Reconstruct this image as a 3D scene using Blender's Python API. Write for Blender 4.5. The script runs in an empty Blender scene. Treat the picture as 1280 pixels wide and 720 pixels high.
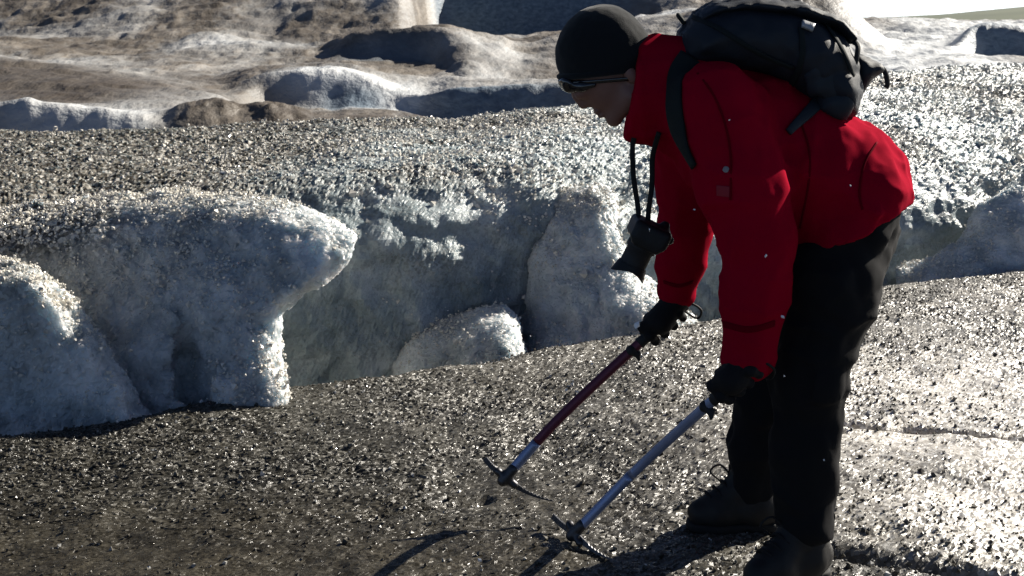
import bpy, math, random
import numpy as np
from mathutils import Vector, Matrix
from mathutils.bvhtree import BVHTree

rng = np.random.default_rng(7)
random.seed(7)
scene = bpy.context.scene
COL = scene.collection

# ---------------------------------------------------------------- camera frame
F, H0, TH = 1500.0, 1.45, math.radians(12.6)
CT, ST = math.cos(TH), math.sin(TH)

def P(px, py, Y):
    """point that stands Y metres in front of the viewer along a sight line"""
    v = (360 - py) / F
    t = Y / (CT + v * ST)
    return np.array([(px - 640) / F * t, Y, H0 + t * (-ST + v * CT)])

def G(px, py, z=0.0):
    v = (360 - py) / F
    t = (z - H0) / (-ST + v * CT)
    return np.array([(px - 640) / F * t, t * (CT + v * ST), z])

def z_at(py, Y):
    v = (360 - py) / F
    return H0 + Y / (CT + v * ST) * (-ST + v * CT)

def x_at(px, Y, z):
    return (px - 640) / F * (Y * CT + (H0 - z) * ST)

EL, AZ = math.radians(29), math.radians(55)
SUN = np.array([math.sin(AZ) * math.cos(EL), math.cos(AZ) * math.cos(EL), math.sin(EL)])

# ---------------------------------------------------------------- noise
def _h(ix, iy, iz):
    n = (ix.astype(np.int64) * 374761393 + iy.astype(np.int64) * 668265263 + iz.astype(np.int64) * 2147483647) & 0xFFFFFFFF
    n = ((n ^ (n >> 13)) * 1274126177) & 0xFFFFFFFF
    n = ((n ^ (n >> 16)) * 2246822519) & 0xFFFFFFFF
    return ((n ^ (n >> 15)) & 0xFFFFFF).astype(np.float32) / 8388607.5 - 1.0

def vnoise(x, y, z):
    x, y, z = np.broadcast_arrays(x, y, z)
    fx, fy, fz = np.floor(x), np.floor(y), np.floor(z)
    ux, uy, uz = x - fx, y - fy, z - fz
    ux, uy, uz = (u * u * (3 - 2 * u) for u in (ux, uy, uz))
    r = 0
    for a in (0, 1):
        for b in (0, 1):
            for c in (0, 1):
                w = (ux if a else 1 - ux) * (uy if b else 1 - uy) * (uz if c else 1 - uz)
                r = r + w * _h(fx + a, fy + b, fz + c)
    return r

def fbm(x, y, z, s=1.0, octv=4, gain=0.5):
    r, a, n = 0, 1.0, 0.0
    for i in range(octv):
        r = r + a * vnoise(x * s + 17.3 * i, y * s + 5.1 * i, z * s + 9.7 * i)
        n += a; a *= gain; s *= 2.03
    return r / n

def sstep(a, b, x):
    t = np.clip((np.asarray(x) - a) / (b - a), 0, 1)
    return t * t * (3 - 2 * t)

# ---------------------------------------------------------------- mesh helpers
def tag(o, label=None, cat=None, group=None, kind=None):
    if label: o['label'] = label
    if cat: o['category'] = cat
    if group: o['group'] = group
    if kind: o['kind'] = kind
    return o

def link(name, me, mat, parent=None, smooth=True):
    if mat: me.materials.append(mat)
    me.polygons.foreach_set('use_smooth', np.full(len(me.polygons), smooth))
    o = bpy.data.objects.new(name, me)
    COL.objects.link(o)
    if parent is not None:
        o.parent = parent
        o.matrix_parent_inverse = parent.matrix_basis.inverted()
    return o

def empty(name, loc):
    o = bpy.data.objects.new(name, None)
    o.location = loc
    o.empty_display_size = 0.1
    COL.objects.link(o)
    return o

def arr_mesh(name, V, faces):
    """V (n,3); faces (m,k) all of the same size"""
    me = bpy.data.meshes.new(name)
    V = np.ascontiguousarray(V, dtype=np.float32); faces = np.ascontiguousarray(faces, dtype=np.int32)
    m, k = faces.shape
    me.vertices.add(len(V)); me.vertices.foreach_set('co', V.ravel())
    me.loops.add(m * k); me.loops.foreach_set('vertex_index', faces.ravel())
    me.polygons.add(m); me.polygons.foreach_set('loop_start', np.arange(0, m * k, k, dtype=np.int32))
    me.update(calc_edges=True)
    return me

def grid_faces(nr, nc):
    i = np.arange(nr * nc).reshape(nr, nc)
    return np.stack([i[:-1, :-1], i[:-1, 1:], i[1:, 1:], i[1:, :-1]], -1).reshape(-1, 4)

def set_attr(me, name, vals):
    a = me.attributes.new(name, 'FLOAT', 'POINT')
    a.data.foreach_set('value', np.ascontiguousarray(vals, dtype=np.float32).ravel())

def surface_nets(f, lo, h):
    s = f < 0
    c = np.zeros(tuple(d - 1 for d in f.shape), np.int8)
    offs = [(a, b, d) for a in (0, 1) for b in (0, 1) for d in (0, 1)]
    for a, b, d in offs:
        c += s[a:a + c.shape[0], b:b + c.shape[1], d:d + c.shape[2]]
    mask = (c > 0) & (c < 8)
    idx = np.full(c.shape, -1, np.int32)
    ijk = np.argwhere(mask)
    idx[mask] = np.arange(len(ijk))
    val = {o: f[ijk[:, 0] + o[0], ijk[:, 1] + o[1], ijk[:, 2] + o[2]] for o in offs}
    acc = np.zeros((len(ijk), 3)); cnt = np.zeros(len(ijk))
    for o in offs:
        for ax in range(3):
            if o[ax] == 0:
                q = list(o); q[ax] = 1; q = tuple(q)
                a, b = val[o], val[q]
                m = (a < 0) != (b < 0)
                t = np.where(m, a / np.where(m, a - b, 1), 0)
                p = np.tile(np.array(o, float), (len(ijk), 1)); p[:, ax] += t
                acc[m] += p[m]; cnt[m] += 1
    V = (ijk + acc / cnt[:, None]) * h + lo
    Q = []
    for ax in range(3):
        u, w = [k for k in range(3) if k != ax]
        sl0 = [slice(None)] * 3; sl1 = [slice(None)] * 3
        sl0[ax] = slice(0, -1); sl1[ax] = slice(1, None)
        a, b = s[tuple(sl0)], s[tuple(sl1)]
        e = np.argwhere(a != b)
        e = e[(e[:, u] > 0) & (e[:, w] > 0) & (e[:, u] < f.shape[u] - 1) & (e[:, w] < f.shape[w] - 1)]
        inside_first = a[e[:, 0], e[:, 1], e[:, 2]]
        def cell(du, dw):
            k = e.copy(); k[:, u] += du; k[:, w] += dw
            return idx[k[:, 0], k[:, 1], k[:, 2]]
        q = np.stack([cell(-1, -1), cell(0, -1), cell(0, 0), cell(-1, 0)], 1)
        flip = inside_first if ax != 1 else ~inside_first
        q[~flip] = q[~flip][:, ::-1]
        Q.append(q)
    return V, np.concatenate(Q)

def smin(a, b, k):
    if k <= 0: return np.minimum(a, b)
    h = np.clip(0.5 + 0.5 * (b - a) / k, 0, 1)
    return b + (a - b) * h - k * h * (1 - h)

class Vol:
    """a small signed distance volume; shapes are melted together and skinned as one surface"""
    def __init__(s, lo, hi, h):
        s.lo = np.array(lo, float); s.h = h
        n = np.ceil((np.array(hi) - s.lo) / h).astype(int) + 1
        s.ax = [(s.lo[i] + h * np.arange(n[i])) for i in range(3)]
        s.f = np.full(tuple(n), 1.0, np.float32)
    def _sl(s, lo, hi, m):
        sl = []
        for i in range(3):
            a = int(np.clip(np.floor((lo[i] - m - s.lo[i]) / s.h), 0, s.f.shape[i] - 1))
            b = int(np.clip(np.ceil((hi[i] + m - s.lo[i]) / s.h) + 1, a + 1, s.f.shape[i]))
            sl.append(slice(a, b))
        g = np.meshgrid(*[s.ax[i][sl[i]].astype(np.float32) for i in range(3)], indexing='ij', sparse=True)
        return tuple(sl), g
    def _put(s, sl, d, k, sub):
        if sub: s.f[sl] = -smin(-s.f[sl], d, k)
        else: s.f[sl] = smin(s.f[sl], d, k)
    def cone(s, a, b, ra, rb, k=0.02, sy=1.0, sub=False, m=0.09):
        a, b = np.array(a, float), np.array(b, float)
        R = max(ra, rb) * max(1, sy)
        sl, (x, y, z) = s._sl(np.minimum(a, b) - R, np.maximum(a, b) + R, m)
        ba = b - a; bb = ba.copy(); bb[1] /= sy
        px, py, pz = x - a[0], (y - a[1]) / sy, z - a[2]
        t = np.clip((px * bb[0] + py * bb[1] + pz * bb[2]) / max(bb @ bb, 1e-9), 0, 1)
        d = np.sqrt((px - t * bb[0]) ** 2 + (py - t * bb[1]) ** 2 + (pz - t * bb[2]) ** 2) - (ra + (rb - ra) * t)
        s._put(sl, d, k, sub); return s
    def chain(s, pts, k=0.02, sy=1.0, **kw):
        for (a, ra), (b, rb) in zip(pts[:-1], pts[1:]): s.cone(a, b, ra, rb, k, sy, **kw)
        return s
    def ell(s, c, r, axes=None, k=0.02, sub=False, m=0.08):
        c = np.array(c, float); R = max(r)
        sl, (x, y, z) = s._sl(c - R, c + R, m)
        A = np.eye(3) if axes is None else np.array(axes, float)
        q = [(x - c[0]) * A[i][0] + (y - c[1]) * A[i][1] + (z - c[2]) * A[i][2] for i in range(3)]
        k0 = np.sqrt(sum((q[i] / r[i]) ** 2 for i in range(3)))
        k1 = np.sqrt(sum((q[i] / r[i] ** 2) ** 2 for i in range(3))) + 1e-6
        s._put(sl, k0 * (k0 - 1) / k1, k, sub); return s
    def box(s, c, r, axes=None, rad=0.01, k=0.01, sub=False, m=0.06):
        c = np.array(c, float); R = float(np.linalg.norm(r))
        sl, (x, y, z) = s._sl(c - R, c + R, m)
        A = np.eye(3) if axes is None else np.array(axes, float)
        q = [np.abs((x - c[0]) * A[i][0] + (y - c[1]) * A[i][1] + (z - c[2]) * A[i][2]) - (r[i] - rad) for i in range(3)]
        d = np.sqrt(sum(np.maximum(v, 0) ** 2 for v in q)) + np.minimum(np.maximum(np.maximum(q[0], q[1]), q[2]), 0) - rad
        s._put(sl, d, k, sub); return s
    def full(s):
        return np.meshgrid(*[a.astype(np.float32) for a in s.ax], indexing='ij', sparse=True)
    def half(s, p, n, k=0.01):
        """keep only the side of the plane the normal points away from"""
        x, y, z = s.full(); n = np.array(n, float); n /= np.linalg.norm(n)
        d = (x - p[0]) * n[0] + (y - p[1]) * n[1] + (z - p[2]) * n[2]
        s.f = -smin(-s.f, -d, k) if False else np.maximum(s.f, d); return s
    def noise(s, amp, scale, octv=2, stretch=(1, 1, 1), seed=0.0, ridge=False):
        near = np.abs(s.f) < amp * 3 + s.h * 3
        ii = np.argwhere(near)
        x, y, z = (s.ax[i][ii[:, i]] for i in range(3))
        n = fbm(x * stretch[0] + seed, y * stretch[1] + seed, z * stretch[2], scale, octv)
        if ridge: n = 1 - 2 * np.abs(n) ** 0.7
        s.f[near] += (amp * n).astype(np.float32); return s
    def crease(s, amp, scale, stretch=(1, 1, 1), seed=0.0):
        """sharp folds of cloth"""
        near = np.abs(s.f) < amp * 3 + s.h * 3
        ii = np.argwhere(near)
        x, y, z = (s.ax[i][ii[:, i]] for i in range(3))
        n = fbm(x * stretch[0] + seed, y * stretch[1] + seed, z * stretch[2], scale, 2)
        s.f[near] -= (amp * (np.clip(1 - 2.2 * np.abs(n), 0, 1) ** 1.6 - .3)).astype(np.float32); return s
    def mesh(s, name):
        # keep the border outside so the skin closes
        f = s.f
        for i in range(3):
            sl = [slice(None)] * 3
            for e in (0, -1):
                sl[i] = e; f[tuple(sl)] = np.maximum(f[tuple(sl)], s.h)
        V, Q = surface_nets(f, s.lo, s.h)
        return arr_mesh(name, V, Q)

def tube_mesh(name, pts, rad, n=10, flat=1.0, up=None, cap=True):
    pts = np.array(pts, float); m = len(pts)
    rad = np.full(m, rad) if np.isscalar(rad) else np.array(rad, float)
    T = np.gradient(pts, axis=0); T /= np.linalg.norm(T, axis=1)[:, None]
    V = []
    u = np.array(up if up is not None else (0.123, 0.9, 0.31), float)
    for i in range(m):
        a = u - T[i] * (u @ T[i]); a /= np.linalg.norm(a); b = np.cross(T[i], a)
        if up is None: u = a
        ang = np.arange(n) / n * 2 * math.pi
        V.append(pts[i] + rad[i] * (np.cos(ang)[:, None] * a * flat + np.sin(ang)[:, None] * b))
    V = np.concatenate(V)
    i = np.arange(m * n).reshape(m, n)
    Fq = np.stack([i[:-1], np.roll(i, -1, 1)[:-1], np.roll(i, -1, 1)[1:], i[1:]], -1).reshape(-1, 4)
    if cap:
        V = np.concatenate([V, pts[:1], pts[-1:]]); c0, c1 = m * n, m * n + 1
        r0, r1 = i[0], i[-1]
        k0 = np.stack([r0, np.full(n, c0), np.full(n, c0), np.roll(r0, -1)], 1)
        faces = [list(f) for f in Fq] + [[int(np.roll(r0, -1)[j]), int(r0[j]), c0] for j in range(n)] + [[int(r1[j]), int(np.roll(r1, -1)[j]), c1] for j in range(n)]
        me = bpy.data.meshes.new(name); me.from_pydata(V.tolist(), [], faces); me.update(); return me
    return arr_mesh(name, V, Fq)

def spline(pts, n):
    pts = np.array(pts, float); m = len(pts)
    q = np.concatenate([[2 * pts[0] - pts[1]], pts, [2 * pts[-1] - pts[-2]]])
    out = []
    for u in np.linspace(0, m - 1 - 1e-6, n):
        i = int(u); t = u - i; a, b, c, d = q[i:i + 4]
        out.append(0.5 * (2 * b + (c - a) * t + (2 * a - 5 * b + 4 * c - d) * t * t + (3 * b - a - 3 * c + d) * t ** 3))
    return np.array(out)

def ribbon_mesh(name, pts, nrm, width, thick):
    """a closed strap: pts along the middle, nrm its outward normals"""
    pts, nrm = np.array(pts, float), np.array(nrm, float)
    width = np.full(len(pts), width) if np.isscalar(width) else np.array(width)
    T = np.gradient(pts, axis=0); T /= np.linalg.norm(T, axis=1)[:, None]
    S = np.cross(T, nrm); S /= np.linalg.norm(S, axis=1)[:, None]
    N = np.cross(S, T)
    prof = [(-.5, 0), (-.5, .7), (-.42, 1), (.42, 1), (.5, .7), (.5, 0)]
    V = np.stack([pts + S * (a * width)[:, None] + N * (b * thick) for a, b in prof], 1)
    m, n = V.shape[:2]
    i = np.arange(m * n).reshape(m, n); r = np.roll(i, -1, 1)
    faces = np.stack([i[:-1], i[1:], r[1:], r[:-1]], -1).reshape(-1, 4).tolist()
    faces += [i[0].tolist(), i[-1].tolist()[::-1]]
    me = bpy.data.meshes.new(name); me.from_pydata(V.reshape(-1, 3).tolist(), [], faces); me.update()
    return me

# ---------------------------------------------------------------- materials
class NT:
    def __init__(s, name):
        s.m = bpy.data.materials.new(name); s.m.use_nodes = True
        s.t = s.m.node_tree; s.b = s.t.nodes['Principled BSDF']
    def n(s, typ, **kw):
        nd = s.t.nodes.new(typ)
        for k, v in kw.items():
            if k.startswith('i_'):
                nd.inputs[k[2:].replace('_', ' ')].default_value = v
            else: setattr(nd, k, v)
        return nd
    def l(s, a, b): s.t.links.new(a, b)
    def obj(s): return s.n('ShaderNodeTexCoord').outputs['Object']
    def noise(s, scale, detail=4, rough=0.55):
        nd = s.n('ShaderNodeTexNoise', i_Scale=scale, i_Detail=detail, i_Roughness=rough); s.l(s.obj(), nd.inputs['Vector']); return nd
    def voro(s, scale, feature='F1'):
        nd = s.n('ShaderNodeTexVoronoi', feature=feature, i_Scale=scale); s.l(s.obj(), nd.inputs['Vector']); return nd
    def ramp(s, src, stops, interp='LINEAR'):
        nd = s.n('ShaderNodeValToRGB'); cr = nd.color_ramp; cr.interpolation = interp
        while len(cr.elements) < len(stops): cr.elements.new(0.5)
        for e, (p, c) in zip(cr.elements, stops):
            e.position = p; e.color = (c, c, c, 1) if np.isscalar(c) else (*c, 1)
        s.l(src, nd.inputs['Fac']); return nd.outputs['Color']
    def mix(s, fac, a, b, blend='MIX'):
        nd = s.n('ShaderNodeMix', data_type='RGBA', blend_type=blend)
        for sock, v in ((nd.inputs[0], fac), (nd.inputs[6], a), (nd.inputs[7], b)):
            if hasattr(v, 'is_output'): s.l(v, sock)
            else: sock.default_value = v if np.isscalar(v) else (*v, 1)
        return nd.outputs[2]
    def math(s, op, a, b=0.0, c=None, clamp=False):
        nd = s.n('ShaderNodeMath', operation=op, use_clamp=clamp)
        for sock, v in zip(nd.inputs, (a, b) if c is None else (a, b, c)):
            if hasattr(v, 'is_output'): s.l(v, sock)
            else: sock.default_value = v
        return nd.outputs[0]
    def attr(s, name):
        return s.n('ShaderNodeAttribute', attribute_name=name).outputs['Fac']
    def bump(s, src, strength, dist):
        nd = s.n('ShaderNodeBump', i_Strength=strength, i_Distance=dist); s.l(src, nd.inputs['Height']); s.l(nd.outputs[0], s.b.inputs['Normal'])
    def set(s, **kw):
        for k, v in kw.items():
            k = k.replace('_', ' '); sock = s.b.inputs[k]
            if hasattr(v, 'is_output'): s.l(v, sock)
            else: sock.default_value = (*v, 1) if (not np.isscalar(v) and len(v) == 3 and sock.type == 'RGBA') else v
        return s.m

def sep(s, col, ch=0):
    nd = s.n('ShaderNodeSeparateColor'); s.l(col, nd.inputs[0]); return nd.outputs[ch]

def fabric(name, col, rough=0.85, scale=900, bump=0.12, col2=None, sheen=0.0, spec=0.2):
    s = NT(name)
    a = s.noise(5, 3)
    c = s.mix(a.outputs['Fac'], col, col2 or tuple(v * 0.7 for v in col))
    w = s.noise(scale, 2)
    s.bump(w.outputs['Fac'], bump, 0.002)
    return s.set(Base_Color=c, Roughness=rough, Sheen_Weight=sheen, Specular_IOR_Level=spec)

def m_ground():
    s = NT('gritty wet ice'); d = s.attr('mud')
    cell = s.voro(75); r = sep(s, cell.outputs['Color'], 0)
    cell2 = s.voro(130); r2 = sep(s, cell2.outputs['Color'], 1)
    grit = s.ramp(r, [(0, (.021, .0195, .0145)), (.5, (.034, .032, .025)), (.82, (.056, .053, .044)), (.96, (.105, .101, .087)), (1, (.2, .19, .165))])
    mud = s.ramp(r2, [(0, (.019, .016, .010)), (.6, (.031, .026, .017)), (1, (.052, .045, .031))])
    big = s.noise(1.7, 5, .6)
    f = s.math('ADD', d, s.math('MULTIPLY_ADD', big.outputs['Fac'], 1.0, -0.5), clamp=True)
    pale = s.ramp(r, [(0, (.3, .275, .23)), (.4, (.48, .45, .39)), (.75, (.64, .61, .55)), (1, (.78, .77, .74))])  # lighter grain colour that also carries the painted sun glare
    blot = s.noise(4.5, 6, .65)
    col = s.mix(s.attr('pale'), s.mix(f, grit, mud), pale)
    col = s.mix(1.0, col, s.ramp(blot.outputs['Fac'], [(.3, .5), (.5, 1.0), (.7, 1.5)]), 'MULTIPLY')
    rough = s.ramp(r2, [(0, .14), (.4, .3), (1, .5)])
    fine = s.noise(260, 3)
    s.bump(fine.outputs['Fac'], .45, .004)
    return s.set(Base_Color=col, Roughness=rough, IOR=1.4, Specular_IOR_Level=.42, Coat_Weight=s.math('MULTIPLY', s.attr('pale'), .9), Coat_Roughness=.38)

def m_ice():
    """granular glacier ice, dirtier where the attribute 'dirt' is high"""
    s = NT('granular glacier ice'); d = s.attr('dirt')
    cell = s.voro(42); r = sep(s, cell.outputs['Color'], 0)
    cell2 = s.voro(85); r2 = sep(s, cell2.outputs['Color'], 1)
    big = s.noise(3.2, 6, .65)
    clean = s.ramp(big.outputs['Fac'], [(.3, (.16, .205, .22)), (.5, (.29, .34, .355)), (.7, (.50, .545, .555))])
    dirt = s.ramp(r, [(0, (.022, .018, .012)), (.45, (.05, .042, .031)), (.75, (.10, .09, .07)), (.92, (.24, .22, .185)), (1, (.5, .48, .44))])
    f = s.math('ADD', d, s.math('MULTIPLY_ADD', r2, .5, -.25), clamp=True)
    col = s.mix(f, clean, dirt)
    fine = s.noise(70, 4, .6)
    s.bump(fine.outputs['Fac'], .5, .012)
    rough = s.ramp(r2, [(0, .2), (1, .5)])
    m = s.set(Base_Color=col, Roughness=rough, IOR=1.31, Specular_IOR_Level=.5, Subsurface_Weight=.4, Subsurface_Scale=.05)
    s.b.inputs['Subsurface Radius'].default_value = (.7, .9, 1.0)
    return m

def m_block():
    s = NT('clear broken ice'); d = s.attr('dirt')
    cell = s.voro(55); r = sep(s, cell.outputs['Color'], 0)
    big = s.noise(5, 6, .65)
    clean = s.ramp(big.outputs['Fac'], [(.32, (.30, .335, .345)), (.5, (.52, .55, .555)), (.68, (.76, .77, .765))])
    dirt = s.ramp(r, [(0, (.04, .036, .03)), (.6, (.1, .09, .075)), (1, (.5, .5, .48))])
    col = s.mix(d, clean, dirt)
    fine = s.noise(60, 4, .6)
    s.bump(fine.outputs['Fac'], .5, .012)
    m = s.set(Base_Color=col, Roughness=.32, IOR=1.31, Specular_IOR_Level=.6, Subsurface_Weight=.8, Subsurface_Scale=.11)
    s.b.inputs['Subsurface Radius'].default_value = (.75, .9, 1.0)
    return m

def m_grain():
    s = NT('ice crystal grain')
    cell = s.voro(37); r = sep(s, cell.outputs['Color'], 0)
    col = s.ramp(r, [(0, (.035, .031, .024)), (.6, (.075, .068, .054)), (.9, (.15, .145, .13)), (1, (.6, .6, .58))])
    return s.set(Base_Color=col, Roughness=s.ramp(sep(s, cell.outputs['Color'], 1), [(0, .06), (.3, .1), (1, .4)]), IOR=1.31, Specular_IOR_Level=.8)

def m_glacier():
    s = NT('dust covered glacier'); d = s.attr('dirt')
    n1 = s.noise(.9, 8, .62); n2 = s.noise(6, 5, .6)
    mp = s.n('ShaderNodeMapping'); mp.inputs['Scale'].default_value = (1, .35, 1.6); s.l(s.obj(), mp.inputs['Vector']); s.l(mp.outputs[0], n1.inputs['Vector']); s.l(mp.outputs[0], n2.inputs['Vector'])
    brown = s.ramp(n1.outputs['Fac'], [(.3, (.055, .045, .036)), (.5, (.13, .112, .091)), (.7, (.27, .24, .205))])
    white = s.ramp(n2.outputs['Fac'], [(.3, (.45, .48, .5)), (.7, (.74, .75, .75))])
    f = s.math('ADD', d, s.math('MULTIPLY_ADD', n2.outputs['Fac'], .7, -.35), clamp=True)
    col = s.mix(f, white, brown)
    col = s.mix(s.math('MULTIPLY', s.attr('soil'), .85), col, (.055, .043, .032))
    col = s.mix(s.attr('blue'), col, s.ramp(n2.outputs['Fac'], [(.3, (.05, .085, .13)), (.7, (.16, .22, .28))]))  # dark blue ice colour, includes the painted shade of the steep faces
    s.bump(n2.outputs['Fac'], .6, .09)
    return s.set(Base_Color=col, Roughness=.6, Specular_IOR_Level=.3)

def m_hill():
    s = NT('grassy hillside'); n = s.noise(.03, 6)
    return s.set(Base_Color=s.ramp(n.outputs['Fac'], [(.3, (.03, .05, .02)), (.7, (.07, .09, .04))]), Roughness=.9)

def m_plain(name, col, rough=.5, metal=0.0, spec=.5, nscale=30, var=.25, bump=0.0):
    s = NT(name); n = s.noise(nscale, 4)
    c = s.mix(n.outputs['Fac'], tuple(v * (1 - var) for v in col), tuple(min(1, v * (1 + var)) for v in col))
    if bump: s.bump(n.outputs['Fac'], bump, .003)
    return s.set(Base_Color=c, Roughness=rough, Metallic=metal, Specular_IOR_Level=spec)

M_GROUND, M_ICE, M_BLOCK, M_GRAIN, M_GLAC, M_HILL = m_ground(), m_ice(), m_block(), m_grain(), m_glacier(), m_hill()
M_CRYS = m_plain('white ice crystal', (.64, .61, .54), .12, spec=.7, nscale=23, var=.4)
M_RED = fabric('red shell fabric', (.34, .0015, .02), .95, 700, .1, (.25, .0012, .014), spec=.015)
M_TROU = fabric('black softshell', (.012, .012, .013), .9, 600, .15, spec=.12)
M_HAT = fabric('black fleece knit', (.012, .014, .016), .95, 350, .4, sheen=.15, spec=.1)
M_GLOVE = fabric('black glove fabric', (.011, .011, .012), .8, 500, .2, spec=.2)
M_PACK = fabric('navy ripstop nylon', (.020, .025, .033), .62, 900, .3, (.013, .017, .023), spec=.25)
M_PACK2 = fabric('slate nylon panel', (.03, .038, .047), .65, 900, .3, spec=.2)
M_WEB = fabric('dark green webbing', (.007, .012, .012), .8, 1200, .3, spec=.3)
M_BLACKW = fabric('black webbing', (.008, .009, .01), .7, 1200, .3, spec=.3)
M_SKIN = m_plain('weathered skin', (.21, .105, .08), .55, nscale=60, var=.12, bump=.1)
M_BOOT = m_plain('worn black leather', (.016, .015, .014), .6, nscale=50, bump=.2, spec=.3)
M_SOLE = m_plain('black rubber', (.012, .012, .012), .75, nscale=50, bump=.2, spec=.3)
M_LENS = m_plain('smoked lens', (.01, .01, .012), .08, spec=.7)
M_BINO = m_plain('black rubber armour', (.01, .011, .012), .6, nscale=200, bump=.2, spec=.35)
M_GLASS = m_plain('coated lens', (.01, .015, .03), .05, spec=.9)
M_STEEL = m_plain('scuffed dark steel', (.07, .07, .075), .45, .85, nscale=80, var=.35)
M_ALU = m_plain('blue grey anodised aluminium', (.24, .29, .44), .38, .55, nscale=40, var=.15)
M_MAROON = m_plain('maroon anodised aluminium', (.12, .022, .045), .4, .4, nscale=40, var=.15)
M_GRIP = m_plain('black grip rubber', (.012, .012, .013), .7, nscale=150, bump=.3)
M_BUCKLE = m_plain('grey buckle plastic', (.35, .36, .37), .35)
M_BADGE = m_plain('pale stitched thread', (.22, .20, .20), .7)
M_LACE = fabric('dark lace cord', (.02, .02, .02), .8, 900, .2)

# ---------------------------------------------------------------- ground (near ice slope)
EDGE_PX = np.array([-1600, -500, 0, 200, 370, 480, 640, 720, 810, 900, 1110, 1280, 1800, 2600])
EDGE_PY = np.array([760, 610, 533, 504, 474, 459, 433, 420, 406, 389, 349, 331, 285, 235])
E = np.array([G(a, b) for a, b in zip(EDGE_PX, EDGE_PY)])
def edge_y(x): return np.interp(x, E[:, 0], E[:, 1])

def ground_z(x, y):
    z = 0.022 * fbm(x, y, 0 * x, 1.1, 3) + 0.016 * fbm(x + 9, y, 0 * x, 4.5, 3) + 0.004 * vnoise(x * 21, y * 21, 0 * x) + .002 * vnoise(x * 52, y * 52, 0 * x)
    # trodden dips and the two cracks on the right
    for (a, b, w, dep) in (((1035, 528), (1330, 548), .022, .035), ((1030, 690), (1330, 735), .03, .035), ((470, 640), (600, 622), .03, .02), ((860, 545), (1040, 540), .03, .015)):
        p, q = G(*a)[:2], G(*b)[:2]; v = q - p
        t = np.clip(((x - p[0]) * v[0] + (y - p[1]) * v[1]) / (v @ v), -.05, 1.05)
        wob = .03 * vnoise(x * 6, y * 6, 0 * x + 3)
        dd = np.hypot(x - p[0] - t * v[0], y - p[1] - t * v[1] + wob)
        z = z - dep * np.exp(-(dd / w) ** 2)
    return z

def mud_mask(x, y):
    m = 0 * x
    for (px, py, rx, ry, k) in ((150, 700, 1.3, .42, .85), (560, 690, .75, .30, .85), (380, 640, .7, .22, .6), (700, 640, .45, .35, .65), (960, 600, .5, .25, .35), (1100, 560, .5, .12, .25), (-100, 660, .8, .3, .6)):
        c = G(px, py); m = np.maximum(m, k * np.exp(-((x - c[0]) / rx) ** 2 - ((y - c[1]) / ry) ** 2))
    return m

def pale_glare_mask(x, y):  # whiter ice grains, with the sun glare on the right painted in
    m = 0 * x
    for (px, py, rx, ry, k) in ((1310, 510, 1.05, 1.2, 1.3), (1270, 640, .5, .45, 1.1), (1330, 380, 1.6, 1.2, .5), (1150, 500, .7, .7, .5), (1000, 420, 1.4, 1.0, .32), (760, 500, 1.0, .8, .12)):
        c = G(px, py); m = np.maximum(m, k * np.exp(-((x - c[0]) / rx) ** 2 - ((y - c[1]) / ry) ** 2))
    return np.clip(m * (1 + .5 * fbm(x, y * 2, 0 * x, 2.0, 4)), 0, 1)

def build_ground():
    xs = np.concatenate([np.linspace(-30, -2.6, 90)[:-1], np.arange(-2.6, 4.2, .0105), np.linspace(4.2, 40, 100)[1:]])
    ye = edge_y(xs)
    near = np.linspace(0, 1, 40)[:-1]; fine = np.linspace(0, 1, 370)
    cols = []
    ystart = 2.45
    yn = -6 + (np.minimum(ystart, ye - 1.0)[:, None] + 6) * near[None, :]
    yf = np.minimum(ystart, ye - 1.0)[:, None] + (ye - np.minimum(ystart, ye - 1.0))[:, None] * fine[None, :]
    Y = np.concatenate([yn, yf], 1)
    X = np.repeat(xs[:, None], Y.shape[1], 1)
    isf = (np.abs(X - .8) < 3.4) & (Y > 2.3)
    jit = np.where(isf, 1, 0)
    X = X + jit * rng.uniform(-.0045, .0045, X.shape); Y = Y + jit * rng.uniform(-.0035, .0035, X.shape)
    Z = ground_z(X, Y)
    mm = mud_mask(X, Y)
    Z = Z + jit * rng.normal(0, 1, X.shape) * (.0014 + .0014 * sstep(-.2, .35, fbm(X, Y, 0 * X + 5, 2.2, 3))) * (1 - .8 * mm) * (1 - .55 * pale_glare_mask(X, Y))
    wob = .05 * fbm(xs, 0 * xs, 0 * xs, 2.0, 4)
    Y = Y + wob[:, None] * sstep(-.6, 0, Y - ye[:, None])
    # round the lip and go down the near wall of the crevasse
    de = (ye + wob)[:, None] - Y
    Z = Z - .05 * np.exp(-np.maximum(de, 0) / .07)
    dn = np.array([.03, .08, .15, .25, .4, .6, .9, 1.3, 1.8])
    Yw = (Y[:, -1])[:, None] + .03 * np.sin(dn * 3)[None] - .12 * dn[None] + .03 * rng.normal(size=(len(xs), len(dn)))
    Zw = Z[:, -1:] - dn[None]
    V = np.stack([np.concatenate([X, np.repeat(xs[:, None], len(dn), 1)], 1), np.concatenate([Y, Yw], 1), np.concatenate([Z, Zw], 1)], -1)
    nr, nc = V.shape[:2]
    me = arr_mesh('ground', V.reshape(-1, 3), grid_faces(nr, nc))
    me.flip_normals() if me.polygons[0].normal.z < 0 else None
    set_attr(me, 'mud', mud_mask(V[..., 0], V[..., 1])); set_attr(me, 'pale', pale_glare_mask(V[..., 0], V[..., 1]))
    return tag(link('ground', me, M_GROUND, smooth=False), kind='structure')

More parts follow.
